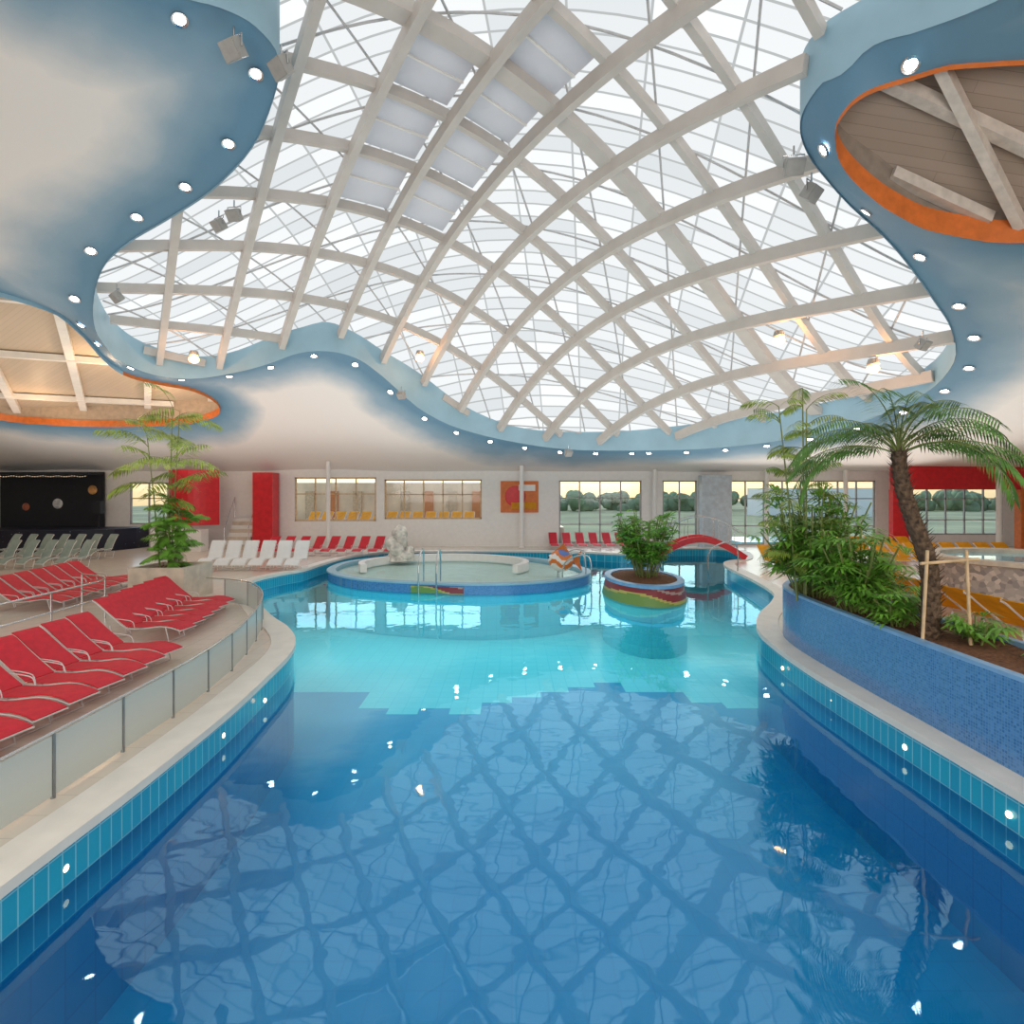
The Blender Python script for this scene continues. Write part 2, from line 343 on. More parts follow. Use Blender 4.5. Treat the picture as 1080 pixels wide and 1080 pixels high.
HR=[(5.55,9.65,9.25),(5.6,9.85,9.0),(5.9,10.05,8.65),(6.63,10.2,8.12),(7.54,10.4,7.8),(8.49,10.4,7.6),(9.18,10.2,7.46),(10.4,9.7,7.4),(10.8,8.8,7.7),(9.8,8.1,8.5),(8.5,8.2,9.0),(7.56,8.4,9.3),(6.67,8.7,9.45),(6.1,9.05,9.47),(5.7,9.35,9.42)]
HL=[(-11.8,23,6.43),(-12.0,21.5,6.84),(-12.52,20.3,6.86),(-13.19,19.3,7.02),(-13.32,18.5,7.37),(-13.03,17.3,7.74),(-12.8,16,8.02),(-13.05,14.5,8.02),(-14.2,14,8.0),(-16.5,15,7.7),(-19.5,17,6.9),(-21,20,6.1),(-20.25,22.5,5.9),(-18.4,23,5.74),(-15.3,23.5,5.76),(-12.7,23.5,6.0)]
XL,XR,YF=-28,25,-3
EDGE=[(XL,BACK,3.95),(-24,BACK,3.95),(-18,BACK,3.95),(-12,BACK,3.95),(-6,BACK,3.95),(0,BACK,3.95),(6,BACK,3.95),(12,BACK,3.95),(18,BACK,3.95),(XR,BACK,3.95),(XR,20,4),(XR,12,4.6),(XR,4,5.5),(XR,YF,6),(10,YF,9),(0,YF,10.5),(-10,YF,10),(-20,YF,8.5),(XL,YF,7),(XL,5,6.5),(XL,14,5.4),(XL,22,4.4)]
mainL=smoothpath(MAIN,4,True); hrL=smoothpath(HR,4,True); hlL=smoothpath(HL,4,True)
surf=tps(MAIN+HR+HL+EDGE)
outer=resample([(XL,YF),(XR,YF),(XR,BACK),(XL,BACK)],1.0,True)
vs,fs=fill(outer,[mainL,hrL,hlL],.5,surf)
mb=MB(); mb.add(vs,fs); ceil=mb.obj('ceiling',SOFFIT,smooth=True); struct(ceil)
V=np.array(vs); d=loopdist(V[:,0],V[:,1],mainL); d2=np.minimum(loopdist(V[:,0],V[:,1],hrL),loopdist(V[:,0],V[:,1],hlL))*1.3
d=np.minimum(d,d2)
a=ceil.data.attributes.new('edge','FLOAT','POINT'); a.data.foreach_set('value',d.astype(np.float32))
dz=surf([p[0] for p in MAIN],[p[1] for p in MAIN])+.75
INN=[(0,15,11.6),(0,9,12.8),(-4.5,16,11),(5,14,10.6),(2.5,20,8.6),(-2,20,9.5),(8,17,7.8),(0,4.5,12.6),(-9,17,9.2),(4,9,11.8),(-3,11,12.4),(-7.5,16.5,10)]
DP=np.array([(p[0],p[1],z) for p,z in zip(MAIN,dz)]+INN)
def basis(X,Y):
    x=np.asarray(X,float)/10; y=(np.asarray(Y,float)-14)/10
    return np.stack([x**i*y**j for i in range(5) for j in range(5-i)],-1)
Bm=basis(DP[:,0],DP[:,1]); cf=np.linalg.solve(Bm.T@Bm+1e-3*np.eye(Bm.shape[1]),Bm.T@DP[:,2])
def dome(X,Y): return basis(np.atleast_1d(X),np.atleast_1d(Y))@cf
def fascia(name,loop,h,m,down=0,topf=None,sel=None):
    X=[p[0] for p in loop];Y=[p[1] for p in loop]; z=surf(X,Y); n=len(loop); mb=MB()
    zt=z+h if topf is None else np.maximum(topf(X,Y)+.15,z+.3)
    vs=[(p[0],p[1],zz-down) for p,zz in zip(loop,z)]+[(p[0],p[1],zz) for p,zz in zip(loop,zt)]
    mb.add(vs,[(i,(i+1)%n,n+(i+1)%n,n+i) for i in range(n)])
    if sel: mb.m=[0 if sel(loop[i]) else 1 for i in range(n)]
    return struct(mb.obj(name,m,smooth=True))
fascia('trim_1',mainL,.65,FASCIA,.05,dome); fascia('trim_2',hrL,.34,ORANGE,.08); fascia('trim_3',hlL,.16,[ORANGE,FASCIA],.12,sel=lambda p:p[1]>19.5)
for i,(lp,off) in enumerate([(hrL,.5),(hlL,.45)]):
    big=offset(lp,.06)
    P=np.array([(p[0],p[1],surf(p[0],p[1])[0]) for p in lp]); A=np.c_[np.ones(len(P)),P[:,:2]]; pc=np.linalg.lstsq(A,P[:,2],rcond=None)[0]
    tp_=(P[:,2]-A@pc).max()+off
    zf=lambda X,Y,pc=pc,tp_=tp_: pc[0]+pc[1]*np.atleast_1d(X)+pc[2]*np.atleast_1d(Y)+tp_
    v2,f2=fill(big,[],.6,zf); mb=MB(); mb.add(v2,f2,0)
    n=len(big); zz=surf([p[0] for p in big],[p[1] for p in big])+.06; zt=zf([p[0] for p in big],[p[1] for p in big])
    mb.add([(p[0],p[1],z) for p,z in zip(big,zz)]+[(p[0],p[1],z) for p,z in zip(big,zt)],[(k,(k+1)%n,n+(k+1)%n,n+k) for k in range(n)],1)
    o=mb.obj('ceiling_wood',[[WOODGREY,WOODROOF][i],CURB[i]],smooth=False); struct(o)
    cx,cy=P[:,0].mean(),P[:,1].mean()
    specs=[(.05,.95,(-1,0,1),.2,.14),(.5,1.6,(0,),.16,.30)] if i==0 else [(-1.0,2.2,range(-5,6),.24,.12),(.4,3.6,(-1,0,1),.24,.12)]
    for ang,sp,ks,bw,dr_ in specs:
        for k in ks:
            dx,dy=math.cos(ang),math.sin(ang); ox,oy=cx-dy*k*sp,cy+dx*k*sp
            tt=np.arange(-12,12,.05); X=ox+dx*tt;Y=oy+dy*tt; ins=inpoly(X,Y,big)
            if ins.sum()<10: continue
            X=X[ins];Y=Y[ins]; mb=MB(); z=zf(X,Y)-dr_
            mb.rect([(X[0],Y[0],z[0]),(X[-1],Y[-1],z[-1])],bw,.2); o=mb.obj('roof_beam',[BEAMM,CREAM][i]); lab(o,'pale painted timber beam under the plank roof','beam','timber roof beams')
    if i==1:
        for (lx,ly,en) in((cx+1,cy,40),(-13.4,22,26),(-18,21.5,26)):
            L=bpy.data.lights.new('added_recess_fill','POINT'); L.energy=en; L.color=(1,.66,.38); L.shadow_soft_size=.1  # unseen point lights added to brighten the recess, no fixtures
            lo=bpy.data.objects.new('added_recess_fill',L); lo.location=(lx,ly,float(zf(lx,ly)[0])-.9); COL.objects.link(lo); lab(lo,'warm unseen fill light added to brighten the timber roof','lamp')

# ---------------------------------------------------------------- glass dome
droot=root('glass_dome','large free-form glazed roof dome with white lattice ribs','roof dome',(0,15,0))
v2,f2=fill(mainL,[],.7,dome); mb=MB(); mb.add([(x,y-15,z+.12) for x,y,z in v2],f2); mb.obj('glazing',DOMEM,droot,True)
dA=np.array((.573,-.82)); dB=np.array((.82,.573))
def ribs(dirv,nrm,offs,w,h,mt,name,drop,step=4):
    t=np.arange(-30,30,.15)
    for q,o in enumerate(offs):
        p0=np.array((0,15.))+nrm*o; X=p0[0]+dirv[0]*t; Y=p0[1]+dirv[1]*t
        ins=inpoly(X,Y,mainL); i=0
        ww=w(q) if callable(w) else w
        while i<len(t):
            if ins[i]:
                j=i
                while j+1<len(t) and ins[j+1]: j+=1
                if j-i>5:
                    xs=X[i:j+1:step];ys=Y[i:j+1:step]
                    if (j-i)%step: xs=np.r_[xs,X[j]];ys=np.r_[ys,Y[j]]
                    z=dome(xs,ys)-drop; mb=MB()
                    if ww: mb.rect(list(zip(xs,ys-15,z)),ww,h)
                    else: mb.tube(list(zip(xs,ys-15,z)),h,5)
                    mb.obj(name,mt,droot)
                i=j+1
            else: i+=1
SA=1.75; SB=1.75
ribs(dA,dB,[k*SA-.35 for k in range(-9,10)],lambda q:.19,.32,RIB,'rib',.33)
ribs(dB,dA,[k*SB+.4 for k in range(-8,9)],lambda q:.40 if q==9 else .16,.25,RIB,'cross_rib',.13)
ribs(np.array((1,0.)),np.array((0,1.)),[k*1.9 for k in range(-7,6)],0,.028,RIBG,'tie_rod',-.04)
d3=np.array((math.cos(1.25),math.sin(1.25))); n3=np.array((-d3[1],d3[0]))
ribs(d3,n3,[k*1.9 for k in range(-7,8)],0,.028,RIBG,'tie_rod',-.04)
for ku in(-2,-1,0,1):
    for kw in(-2,-1):
        if (ku,kw)==(1,-2): continue
        u0=ku*SB+.4+.12;u1=u0+SB-.24; w0=kw*SA-.35+.12; w1=w0+SA-.24
        q=[np.array((0,15.))+dB*w_+dA*u_ for u_,w_ in((u0,w0),(u1,w0),(u1,w1),(u0,w1))]
        zc=[float(dome(*p)[0]) for p in q]; c=Vector((sum(p[0] for p in q)/4,sum(p[1] for p in q)/4,min(zc)-.1))
        mb=MB(); vv=[(p[0]-c.x,p[1]-c.y,z+.09-c.z) for p,z in zip(q,zc)]; vt=[(x,y,z-.10) for x,y,z in vv]
        mb.add(vv+vt,[(0,1,5,4),(1,2,6,5),(2,3,7,6),(3,0,4,7),(4,7,6,5)])
        for s in(.5,):
            a1=Vector(vt[0]).lerp(Vector(vt[1]),s)-Vector((0,0,.02)); b1=Vector(vt[3]).lerp(Vector(vt[2]),s)-Vector((0,0,.02)); mb.rect([a1,b1],.05,.05,1)
        h=mb.obj('roof_hatch',[PALE,WHITE],loc=c); lab(h,'pale smoke hatch panel set between dome ribs','roof hatch','roof hatches')

# ---------------------------------------------------------------- spotlights round the opening
spotroot=root('ceiling_spotlight','small round white spotlight recessed in the blue ceiling edge','spotlight',group='ceiling spotlights')
mb=MB(); mb.lathe([(.09,.0),(.13,-.015),(.13,.03),(.09,.03)],n=16,closedprof=True); mb.obj('ring',STEEL,spotroot)
mb=MB(); mb.lathe([(.001,-.012),(.06,-.012),(.09,-.002)],n=16); mb.obj('lens',LAMPW,spotroot)
ol=offset(mainL,.38); pts=resample(ol,1.55,True); first=True
hA=offset(hrL,.1)
for x,y in pts:
    if y<6 or inpoly([x],[y],hA)[0]: continue
    z=float(surf(x,y)[0]); e=.1
    nx=-(float(surf(x+e,y)[0])-z)/e; ny=-(float(surf(x,y+e)[0])-z)/e
    q=Vector((nx,ny,1)).normalized().to_track_quat('Z','Y')
    loc=Vector((x,y,z))-Vector((nx,ny,1)).normalized()*.03
    o=spotroot if first else dup(spotroot,loc); o.location=loc; o.rotation_euler=q.to_euler(); first=False
fl=root('floodlight','boxy grey floodlight hanging from the ceiling edge on a bracket','floodlight',group='hanging floodlights')
mb=MB(); M=Matrix.Rotation(math.radians(40),3,'X'); mb.box((0,0,-.35),(.36,.26,.30),M=M); mb.box((0,-.02,-.36),(.40,.18,.33),M=M); mb.obj('housing',GREYBOX,fl)
mb=MB(); mb.tube([(0,0,.1),(0,0,-.1)],.02); mb.tube([(-.22,0,-.35),(-.22,0,-.1),(.22,0,-.1),(.22,0,-.35)],.015); mb.obj('bracket',STEEL,fl)
F=[(-4.75,9.7),(-4.1,10.1),(-6.3,12.9),(-6.75,13.1),(-10.0,14.4),(5.5,11.1),(6.0,11.4),(9.9,13.7),(2.4,24.2),(-4.2,21.6)]
for i,(x,y) in enumerate(F):
    z=float(surf(x,y)[0])-.15
    o=fl if i==0 else dup(fl,(x,y,z)); o.location=(x,y,z); o.rotation_euler=(0,0,random.uniform(-.8,.8)); s=.9 if y<12 else .75; o.scale=(s,s,s)
wl=root('warm_lamp','glowing orange lamp fixed under the dome ribs','lamp',group='warm dome lamps')
mb=MB(); mb.ell((0,0,-.05),(.16,.16,.12)); mb.obj('lens',LAMPO,wl,True)
mb=MB(); mb.lathe([(.12,.04),(.16,.08),(.12,.22),(.001,.24)],n=16); mb.obj('housing',GREYBOX,wl)
for i,(x,y) in enumerate([(-10.4,18.6),(9.9,15.6),(7.6,16.2),(-3.4,21.0)]):
    z=float(dome(x,y)[0])-.75
    o=wl if i==0 else dup(wl,(x,y,z)); o.location=(x,y,z)
    L=bpy.data.lights.new('amber_lamp','POINT'); L.energy=28; L.color=(1,.45,.15); L.shadow_soft_size=.05
    lo=bpy.data.objects.new('amber_lamp',L); lo.location=(x+.1,y-.25,z-.12); COL.objects.link(lo); lab(lo,'amber lamp glowing on the dome ribs','lamp')

# ---------------------------------------------------------------- pool
PL=[(-3.3,-2),(-3.3,1),(-3.3,3.7),(-3.27,5),(-3.3,6.6),(-3.4,7.85),(-3.53,9),(-3.8,9.9),(-4.3,10.8),(-4.9,11.6),(-5.8,13),(-6.9,14.8),(-7.5,16.4),(-7.3,17.8),(-6.9,18.8),(-6.8,20.5),(-6.4,23),(-5,24.6),(-1,25),(2.6,24.7),(4.5,23.8),(6.1,23.8),(6.6,25),(7.2,26.2),(9.4,26.2),(9.8,24.5),(9.0,22.2),(7.9,21),(7.4,19.6),(7.1,17),(6.7,14.6),(6.1,13.3),(5.2,11.9),(4.6,10.6),(4.38,9.5),(4.27,8.2),(4.27,7),(4.3,5),(4.3,1),(4.3,-2)]
pool=smoothpath(PL,4,True)
proot=root('swimming_pool','free-form indoor swimming pool with blue tiles and still water','swimming pool',(0,12,-1.3))
flr,ff=fill(resample([(XL,YF),(XR,YF),(XR,BACK),(XL,BACK)],2,True),[pool],0,lambda X,Y:np.full(len(X),DECK))
mb=MB(); mb.add(flr,ff); struct(mb.obj('floor',DECKM))
v2,f2=fill(pool,[],0,lambda X,Y:np.zeros(len(X)))
mb=MB(); mb.add([(x,y-12,0) for x,y,_ in v2],f2); pf=mb.obj('pool_floor',POOLFLOOR,proot)
mb=MB(); mb.add([(x,y-12,1.3) for x,y,_ in v2],f2); mb.obj('water_surface',WATER,proot)
n=len(pool); LQ=lambda z:[(x,y-12,z) for x,y in pool]
mb=MB(); mb.loft([LQ(1.04),LQ(1.62)]); mb.obj('basin_wall',POOLWALL,proot)
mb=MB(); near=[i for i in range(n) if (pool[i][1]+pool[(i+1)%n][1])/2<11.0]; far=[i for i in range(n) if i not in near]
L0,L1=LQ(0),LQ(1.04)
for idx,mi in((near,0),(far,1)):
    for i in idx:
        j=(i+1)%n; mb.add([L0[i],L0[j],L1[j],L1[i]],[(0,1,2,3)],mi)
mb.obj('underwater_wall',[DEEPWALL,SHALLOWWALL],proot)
oc=offset(pool,.36); ic=offset(pool,-.03)
mb=MB(); vs=[(x,y-12,1.67) for x,y in oc]+[(x,y-12,1.68) for x,y in ic]+[(x,y-12,1.60) for x,y in ic]+[(x,y-12,1.6) for x,y in oc]
mb.add(vs,[(k*n+i,k*n+(i+1)%n,((k+1)%4)*n+(i+1)%n,((k+1)%4)*n+i) for i in range(n) for k in range(4)]); mb.obj('coping',CREAM,proot)
for sx,x,ys in((1,-3.3,[4.2,5.3,6.5,7.6]),(-1,4.28,[4.9,6.2,7.6,9.0])):
    for y in ys:
        m2=MB(); m2.ell((0,0,0),(.02,.032,.032)); m2.obj('pool_light',LAMPY,proot,True,loc=(x,y-12,1.43))

# ---------------------------------------------------------------- whirlpool island
W=root('whirlpool_basin','low rounded whirlpool island with blue wall and pale rim','whirlpool',(-2.1,20.3,-1.3))
wl_=smoothpath([(-4.3,0),(-3.9,-1.6),(-2.5,-3.1),(0,-3.95),(2.0,-4.0),(3.7,-3.2),(4.7,-1.5),(4.2,.6),(2.8,2.7),(0,3.7),(-2.6,3.2),(-4,1.7)],6,True)
def ring(off,z): return [(x,y,z) for x,y in offset(wl_,off)]
mb=MB(); mb.loft([ring(0,1.28),ring(0,1.56)]); mb.obj('outer_wall',MOSAIC,W,True)
mb=MB(); mb.loft([ring(0,0),ring(0,1.28)]); mb.obj('footing',SHALLOWWALL,W,True)
mb=MB(); mb.loft([ring(.03,1.56),ring(.03,1.61),ring(-.26,1.61),ring(-.26,1.46)],closedprof=True); mb.obj('rim',FASCIA,W)
v2,f2=fill([p[:2] for p in ring(-.24,0)],[],0,lambda X,Y:np.full(len(X),1.45)); mb=MB(); mb.add(v2,f2); mb.obj('basin_floor',CREAM,W)
mb=MB(); mb.add([(x,y,1.53) for x,y,z in v2],f2); mb.obj('water_surface',CLEARW,W)
arc=[(2.9*math.cos(a)-.3,2.4*math.sin(a),1.64) for a in np.linspace(math.radians(-30),math.radians(205),40)]
mb=MB(); mb.rect(arc,.22,.28); mb.obj('inner_wall',WHITE,W)
seg=[p for p in offset(wl_,.02) if p[1]<-3.3 and -.9<p[0]<.9]
mb=MB(); mb.rect([(x,y,.19) for x,y in seg],.03,.2); mb.obj('wave_ornament',WAVE,W,loc=(0,0,1.22))
mb=MB()
rr=random.Random(3)
for i in range(14):
    a=rr.uniform(0,6.28); q=rr.uniform(0,.38); h=rr.uniform(.05,1.15)*(1-q)
    mb.ell((q*math.cos(a),q*math.sin(a),h),(rr.uniform(.2,.32),rr.uniform(.2,.3),rr.uniform(.16,.3)),8,6)
mb.lathe([(.55,-.12),(.5,.1),(.3,.3)],n=12)
ROCK=mat('pale_rock',(.68,.64,.58),.9,var=.35,scale=5,bump=.6)
lab(mb.obj('rock_fountain',ROCK,loc=(-4.3,22.0,.42)),'pale rough rock fountain beside the whirlpool','fountain')
fs_=root('fish_sculpture','small colourful striped fish sculpture on the pool rim','sculpture',(1.6,18.6,.31),rz=-.4)
FISHM=bandmat('fish_stripes',[(.8,.8,.75),(.75,.2,.03),(.85,.82,.78),(.75,.2,.03),(.1,.2,.5)],[.2,.35,.5,.62],.1,9)
mb=MB(); mb.ell((0,0,.38),(.42,.3,.36),20,12); mb.obj('body',FISHM,fs_,True)
mb=MB(); mb.add([(.36,0,.4),(.7,-.03,.75),(.62,0,.4),(.7,-.03,.1),(.36,.06,.4),(.7,.03,.75),(.62,.04,.4),(.7,.03,.1)],[(0,1,2),(0,2,3),(4,6,5),(4,7,6),(0,4,5,1),(1,5,6,2),(2,6,7,3),(3,7,4,0)]); mb.obj('tail_fin',ORANGE,fs_)
mb=MB(); mb.add([(-.2,-.02,.7),(.1,-.02,.95),(.3,-.02,.62),(-.2,.02,.7),(.1,.02,.95),(.3,.02,.62)],[(0,1,2),(3,5,4),(0,3,4,1),(1,4,5,2),(2,5,3,0)]); mb.obj('back_fin',ORANGE,fs_)
for sy in(-1,1):
    mb=MB(); mb.ell((-.3,sy*.17,.5),(.07,.06,.08)); mb.obj('eye',WHITE,fs_,True)
    mb=MB(); mb.ell((-.34,sy*.20,.5),(.035,.035,.04)); mb.obj('pupil',BLACK,fs_,True)

P2=root('island_planter','long oval planter island with wavy red, yellow and green mosaic','planter',(3.75,16.3,-1.3))
mb=MB(); mb.lathe([(1.1,0),(1.0,.46)],n=48,sx=1.03,sy=1.75); mb.obj('wall',WAVE,P2,True,loc=(0,0,1.3))
mb=MB(); mb.lathe([(1.1,0),(1.1,1.3)],n=48,sx=1.03,sy=1.75); mb.obj('footing',SHALLOWWALL,P2,True)
mb=MB(); mb.lathe([(1.03,1.74),(1.03,1.82),(.86,1.82),(.86,1.73)],n=48,sx=1.03,sy=1.75,closedprof=True); mb.obj('rim',mat('sky_blue_rim',(.22,.42,.68),.4),P2)
mb=MB(); mb.lathe([(.88,1.78),(.5,1.86),(.001,1.92)],n=32,sx=1.03,sy=1.75); mb.obj('soil',SOIL,P2)
ext=smoothpath([(4.3,18.3),(4.7,19.5),(5.2,20.8),(5.4,22.2)],6)
mb=MB(); mb.rect([(x-4.8,y-20,.8) for x,y in ext],.4,1.55); ex=mb.obj('pool_divider',MOSAIC,loc=(4.8,20,-1.3)); lab(ex,'low curved blue tiled divider standing in the pool','pool divider')

pw=smoothpath([(4.62,1.0),(4.58,3.0),(4.55,5),(4.55,6.8),(4.58,8.2),(4.66,9.4),(4.9,10.3),(5.5,11.0),(6.0,10.6),(5.95,9.4),(5.75,8),(5.7,6.5),(5.7,4),(5.7,1.0)],4,False)
P3=root('long_planter','long curved raised planter clad in blue mosaic beside the pool','planter',(5,6,DECK))
loc=[(x-5,y-6) for x,y in pw]; n=len(loc)
mb=MB(); mb.prism(loc,0.02,.86,top=False); mb.obj('wall',MOSAIC,P3)
inn=offset(loc,-.10)
mb=MB(); mb.add([(x,y,.86) for x,y in loc]+[(x,y,.90) for x,y in loc]+[(x,y,.90) for x,y in inn]+[(x,y,.8) for x,y in inn],[(k*n+i,k*n+(i+1)%n,(k+1)*n+(i+1)%n,(k+1)*n+i) for i in range(n) for k in range(3)]); mb.obj('rim',bpy.data.materials['sky_blue_rim'],P3)
v2,f2=fill(inn,[],.25,lambda X,Y:.84+.03*np.sin(X*9)*np.cos(Y*7),.05); mb=MB(); mb.add(v2,f2); mb.obj('soil',SOIL,P3,True)
mb=MB(); mb.box((0,0,.24),(3.2,9.0,.46)); lab(mb.obj('raised_deck',DECKM,loc=(7.75,8.4,DECK)),'raised tiled deck platform behind the mosaic planter','platform')

# ---------------------------------------------------------------- bridge
B=root('arched_bridge','small bright red arched footbridge crossing the pool channel','bridge',(7.4,22.5,DECK))
p0=Vector((-1.6,.3,0)); p1=Vector((1.6,-.3,0)); nrm=Vector((.3,1.6,0)).normalized()
def arcp(h,o,dz=0): return [p0.lerp(p1,t)+Vector((0,0,h*math.sin(math.pi*t)+dz))+nrm*o for t in np.linspace(0,1,24)]
mb=MB(); mb.rect(arcp(.60,0,.03),1.1,.10); mb.obj('deck',CREAM,B)
for o in(-.6,.6):
    mb=MB(); mb.rect(arcp(.68,o,.08),.10,.22); mb.obj('side_beam',RED,B)
for o in(-.6,.6):
    mb=MB(); q=arcp(.68,o,.95); mb.tube(q,.016)
    for k in range(0,24,4): mb.tube([q[k],q[k]-Vector((0,0,.8))],.012)
    mb.obj('handrail',STEEL,B)

# ---------------------------------------------------------------- handrails
def pool_rail(x,y,z,rz,h=.95,l=.9,label='bent steel pool handrail by the steps'):
    r=root('pool_handrail',label,'handrail',(x,y,z),rz,'pool handrails')
    mb=MB(); mb.tube(smoothpath([(0,0,0),(0,0,h*.7),(0,.12,h),(0,l*.6,h*.95),(0,l,h*.6),(0,l,-.3)],4),.022); mb.obj('tube',STEEL,r)
    return r
for x,y,z,rz in[(-2.6,16.75,.31,3.14),(-2.1,16.7,.31,3.14),(2.45,17.6,0,1.2),(2.35,18.2,0,1.2),(2.5,19.4,0,1.2),(7.3,18.4,DECK,1.4)]:
    pool_rail(x,y,z,rz)
gp=smoothpath([(-3.85,.5),(-3.85,3),(-3.83,5.2),(-3.86,6.8),(-4.02,8.2),(-4.25,9.2),(-4.6,10.4),(-5.1,11.6),(-5.75,12.6),(-6.4,13.1),(-7.2,13.4)],6)
gr=root('glass_barrier','low frosted glass barrier with grey posts along the deck edge','glass barrier',(-3.85,6,DECK))
rp=resample(gp,.85)
for i,(x,y) in enumerate(rp):
    mb=MB(); mb.box((x+3.85,y-6,.27),(.026,.026,.54)); mb.obj('post',DARKSTEEL,gr)
    if i+1<len(rp):
        x2,y2=rp[i+1]; d=Vector((x2-x,y2-y,0)); L=d.length; a=math.atan2(d.y,d.x)
        mb=MB(); mb.box(((x+x2)/2+3.85,(y+y2)/2-6,.28),(L-.04,.014,.50),a); mb.obj('glass_panel',FROST,gr)
mb=MB(); mb.tube([(x+3.85,y-6,.55) for x,y in gp],.014); mb.obj('handrail',STEEL,gr)
sr=root('steel_railing','low steel railing with two bars on the tiled deck','railing',(-8.1,9,DECK))
q=[(.2,-4,0),(.1,-1,0),(0,1,0),(-.2,2.6,0),(-1.2,3.3,0)]
mb=MB()
for h in(.45,.8): mb.tube([(a,b,h) for a,b,_ in smoothpath(q,4)],.018)
mb.obj('bar',STEEL,sr)
for a,b,_ in q:
    mb=MB(); mb.tube([(a,b,0),(a,b,.8)],.018); mb.obj('post',STEEL,sr)

# ---------------------------------------------------------------- sun loungers
def lounger(color,label,group,frame=WHITE,steep=False,w=.185):
    r=root('sun_lounger',label,'sun lounger',group=group)
    prof=[(-.88,.22),(-.72,.27),(-.5,.29),(-.2,.25),(.12,.24)]
    back=[(.14,.25),(.36,.40),(.56,.55),(.70,.66),(.78,.70)]
    if steep: prof=[(-.8,.22),(-.6,.36),(-.3,.38),(0,.33)]; back=[(.02,.34),(.12,.55),(.24,.78),(.34,.92)]
    for nm,pr in(('seat',prof),('backrest',back)):
        mb=MB(); P=smoothpath(pr,3); n=len(P); th=.015
        vs=[]
        for y,z in P: vs+=[(-w,y,z),(w,y,z),(w,y,z-th),(-w,y,z-th)]
        fs=[(i*4+k,i*4+(k+1)%4,i*4+4+(k+1)%4,i*4+4+k) for i in range(n-1) for k in range(4)]+[(0,1,2,3),((n-1)*4+3,(n-1)*4+2,(n-1)*4+1,(n-1)*4)]
        mb.add(vs,fs); mb.obj(nm,color,r)
    f=w+.012
    mb=MB()
    for s in(-1,1):
        mb.tube([(s*f,y,z-.03) for y,z in smoothpath(prof+back[1:],2)],.010,6)
    mb.tube([(-f,prof[0][0],prof[0][1]-.02),(f,prof[0][0],prof[0][1]-.02)],.010,6); mb.obj('frame',frame,r)
    for y in((-.6,.45) if not steep else (-.45,.15)):
        mb=MB(); h=.25
        mb.tube([(-f,y,h),(-f,y-.06,.015),(f,y-.06,.015),(f,y,h)],.010,6); mb.obj('leg',frame,r)
    for s in(-1,1):
        mb=MB(); yy=0 if not steep else -.25
        mb.tube(smoothpath([(s*f,yy-.02,.23),(s*f,yy+.02,.33),(s*f,yy+.18,.36),(s*f,yy+.34,.37)],3),.007,6); mb.obj('armrest',frame,r)
    return r
def row(proto,places):
    for i,(x,y,z,rz) in enumerate(places):
        if not proto.get('used'):
            proto.location=(x,y,z); proto.rotation_euler=(0,0,rz); proto['used']=1
        else: dup(proto,(x,y,z),rz)
H=math.pi/2
red=lounger(REDF,'red fabric sun lounger with pale tubular frame','red sun loungers',TUBE)
row(red,[(-5.6-.03*i+random.uniform(-.02,.02),3.7+.49*i,DECK,H-.14+random.uniform(-.02,.02)) for i in range(11)])
row(red,[(-6.5-.1*i,10.0+.49*i,DECK,H-.12) for i in range(6)])
row(red,[(-10.6-.1*i,12.4+.52*i,DECK,H+.05) for i in range(7)])
row(red,[(-10.1+.64*i,23.7,DECK,0) for i in range(9)])
row(red,[(1.9+.62*i,26.0,DECK,0) for i in range(6)])
wh=lounger(WHF,'white reclining pool chair on white tubular frame','white pool chairs',steep=True,w=.22)
row(wh,[(-10.1+.58*i,19.3,DECK,random.uniform(-.05,.05)) for i in range(6)])
gg=lounger(GRF,'grey-green sun lounger near the stage','grey sun loungers',steep=True)
row(gg,[(-17.4+.64*i,19.6,DECK,-.25) for i in range(5)]+[(-19.8+.64*i,22.4,DECK,-.25) for i in range(7)])
ye=lounger(YELF,'yellow sun lounger on light tubular frame','yellow sun loungers',w=.25)
row(ye,[(7.1+.02*i,4.8+.62*i,DECK+.47,H+.15+random.uniform(-.04,.04)) for i in range(13)])
row(ye,[(9.0+.65*i,19.6,DECK,0) for i in range(4)]+[(13.6+.66*i,20.6,DECK,0) for i in range(8)]+[(9.9+.05*i,13.6+.66*i,DECK,H) for i in range(6)])
row(ye,[(-10.1+.66*i,28.6,1.25,0) for i in range(13)]+[(12.0+.66*i,23.6,DECK,0) for i in range(9)])

# ---------------------------------------------------------------- plants
def frond(mb,base,az,el,L,droop,nl,ll,lw,seg=12,rs=.012,mi=0,ms=1,hang=.25):
    p=Vector(base); P=[p.copy()]; T=[]
    for i in range(seg):
        e=el-droop*(i/seg); d=Vector((math.cos(az)*math.cos(e),math.sin(az)*math.cos(e),math.sin(e))); T.append(d); p=p+d*L/seg; P.append(p.copy())
    T.append(T[-1]); mb.tube(P,[rs*(1-.8*i/seg) for i in range(seg+1)],5,ms)
    side=Vector((-math.sin(az),math.cos(az),0))
    for k in range(nl):
        t=.18+.82*k/(nl-1); f=t*seg; i=min(int(f),seg-1); q=P[i].lerp(P[i+1],f-i); d=T[i]
        l=ll*(.35+.65*math.sin(math.pi*min(1,.12+.8*t)))
        for s in(-1,1):
            v=(d*.6+side*s*.85+Vector((0,0,-hang+random.uniform(-.1,.1)))).normalized(); wv=v.cross(Vector((0,0,1))).normalized()*lw
            m=q+v*l*.5; tip=q+v*l+Vector((0,0,-.18*l))
            mb.add([q-wv*.3,q+wv*.3,m+wv,m-wv,tip],[(0,1,2,3),(3,2,4)],mi)
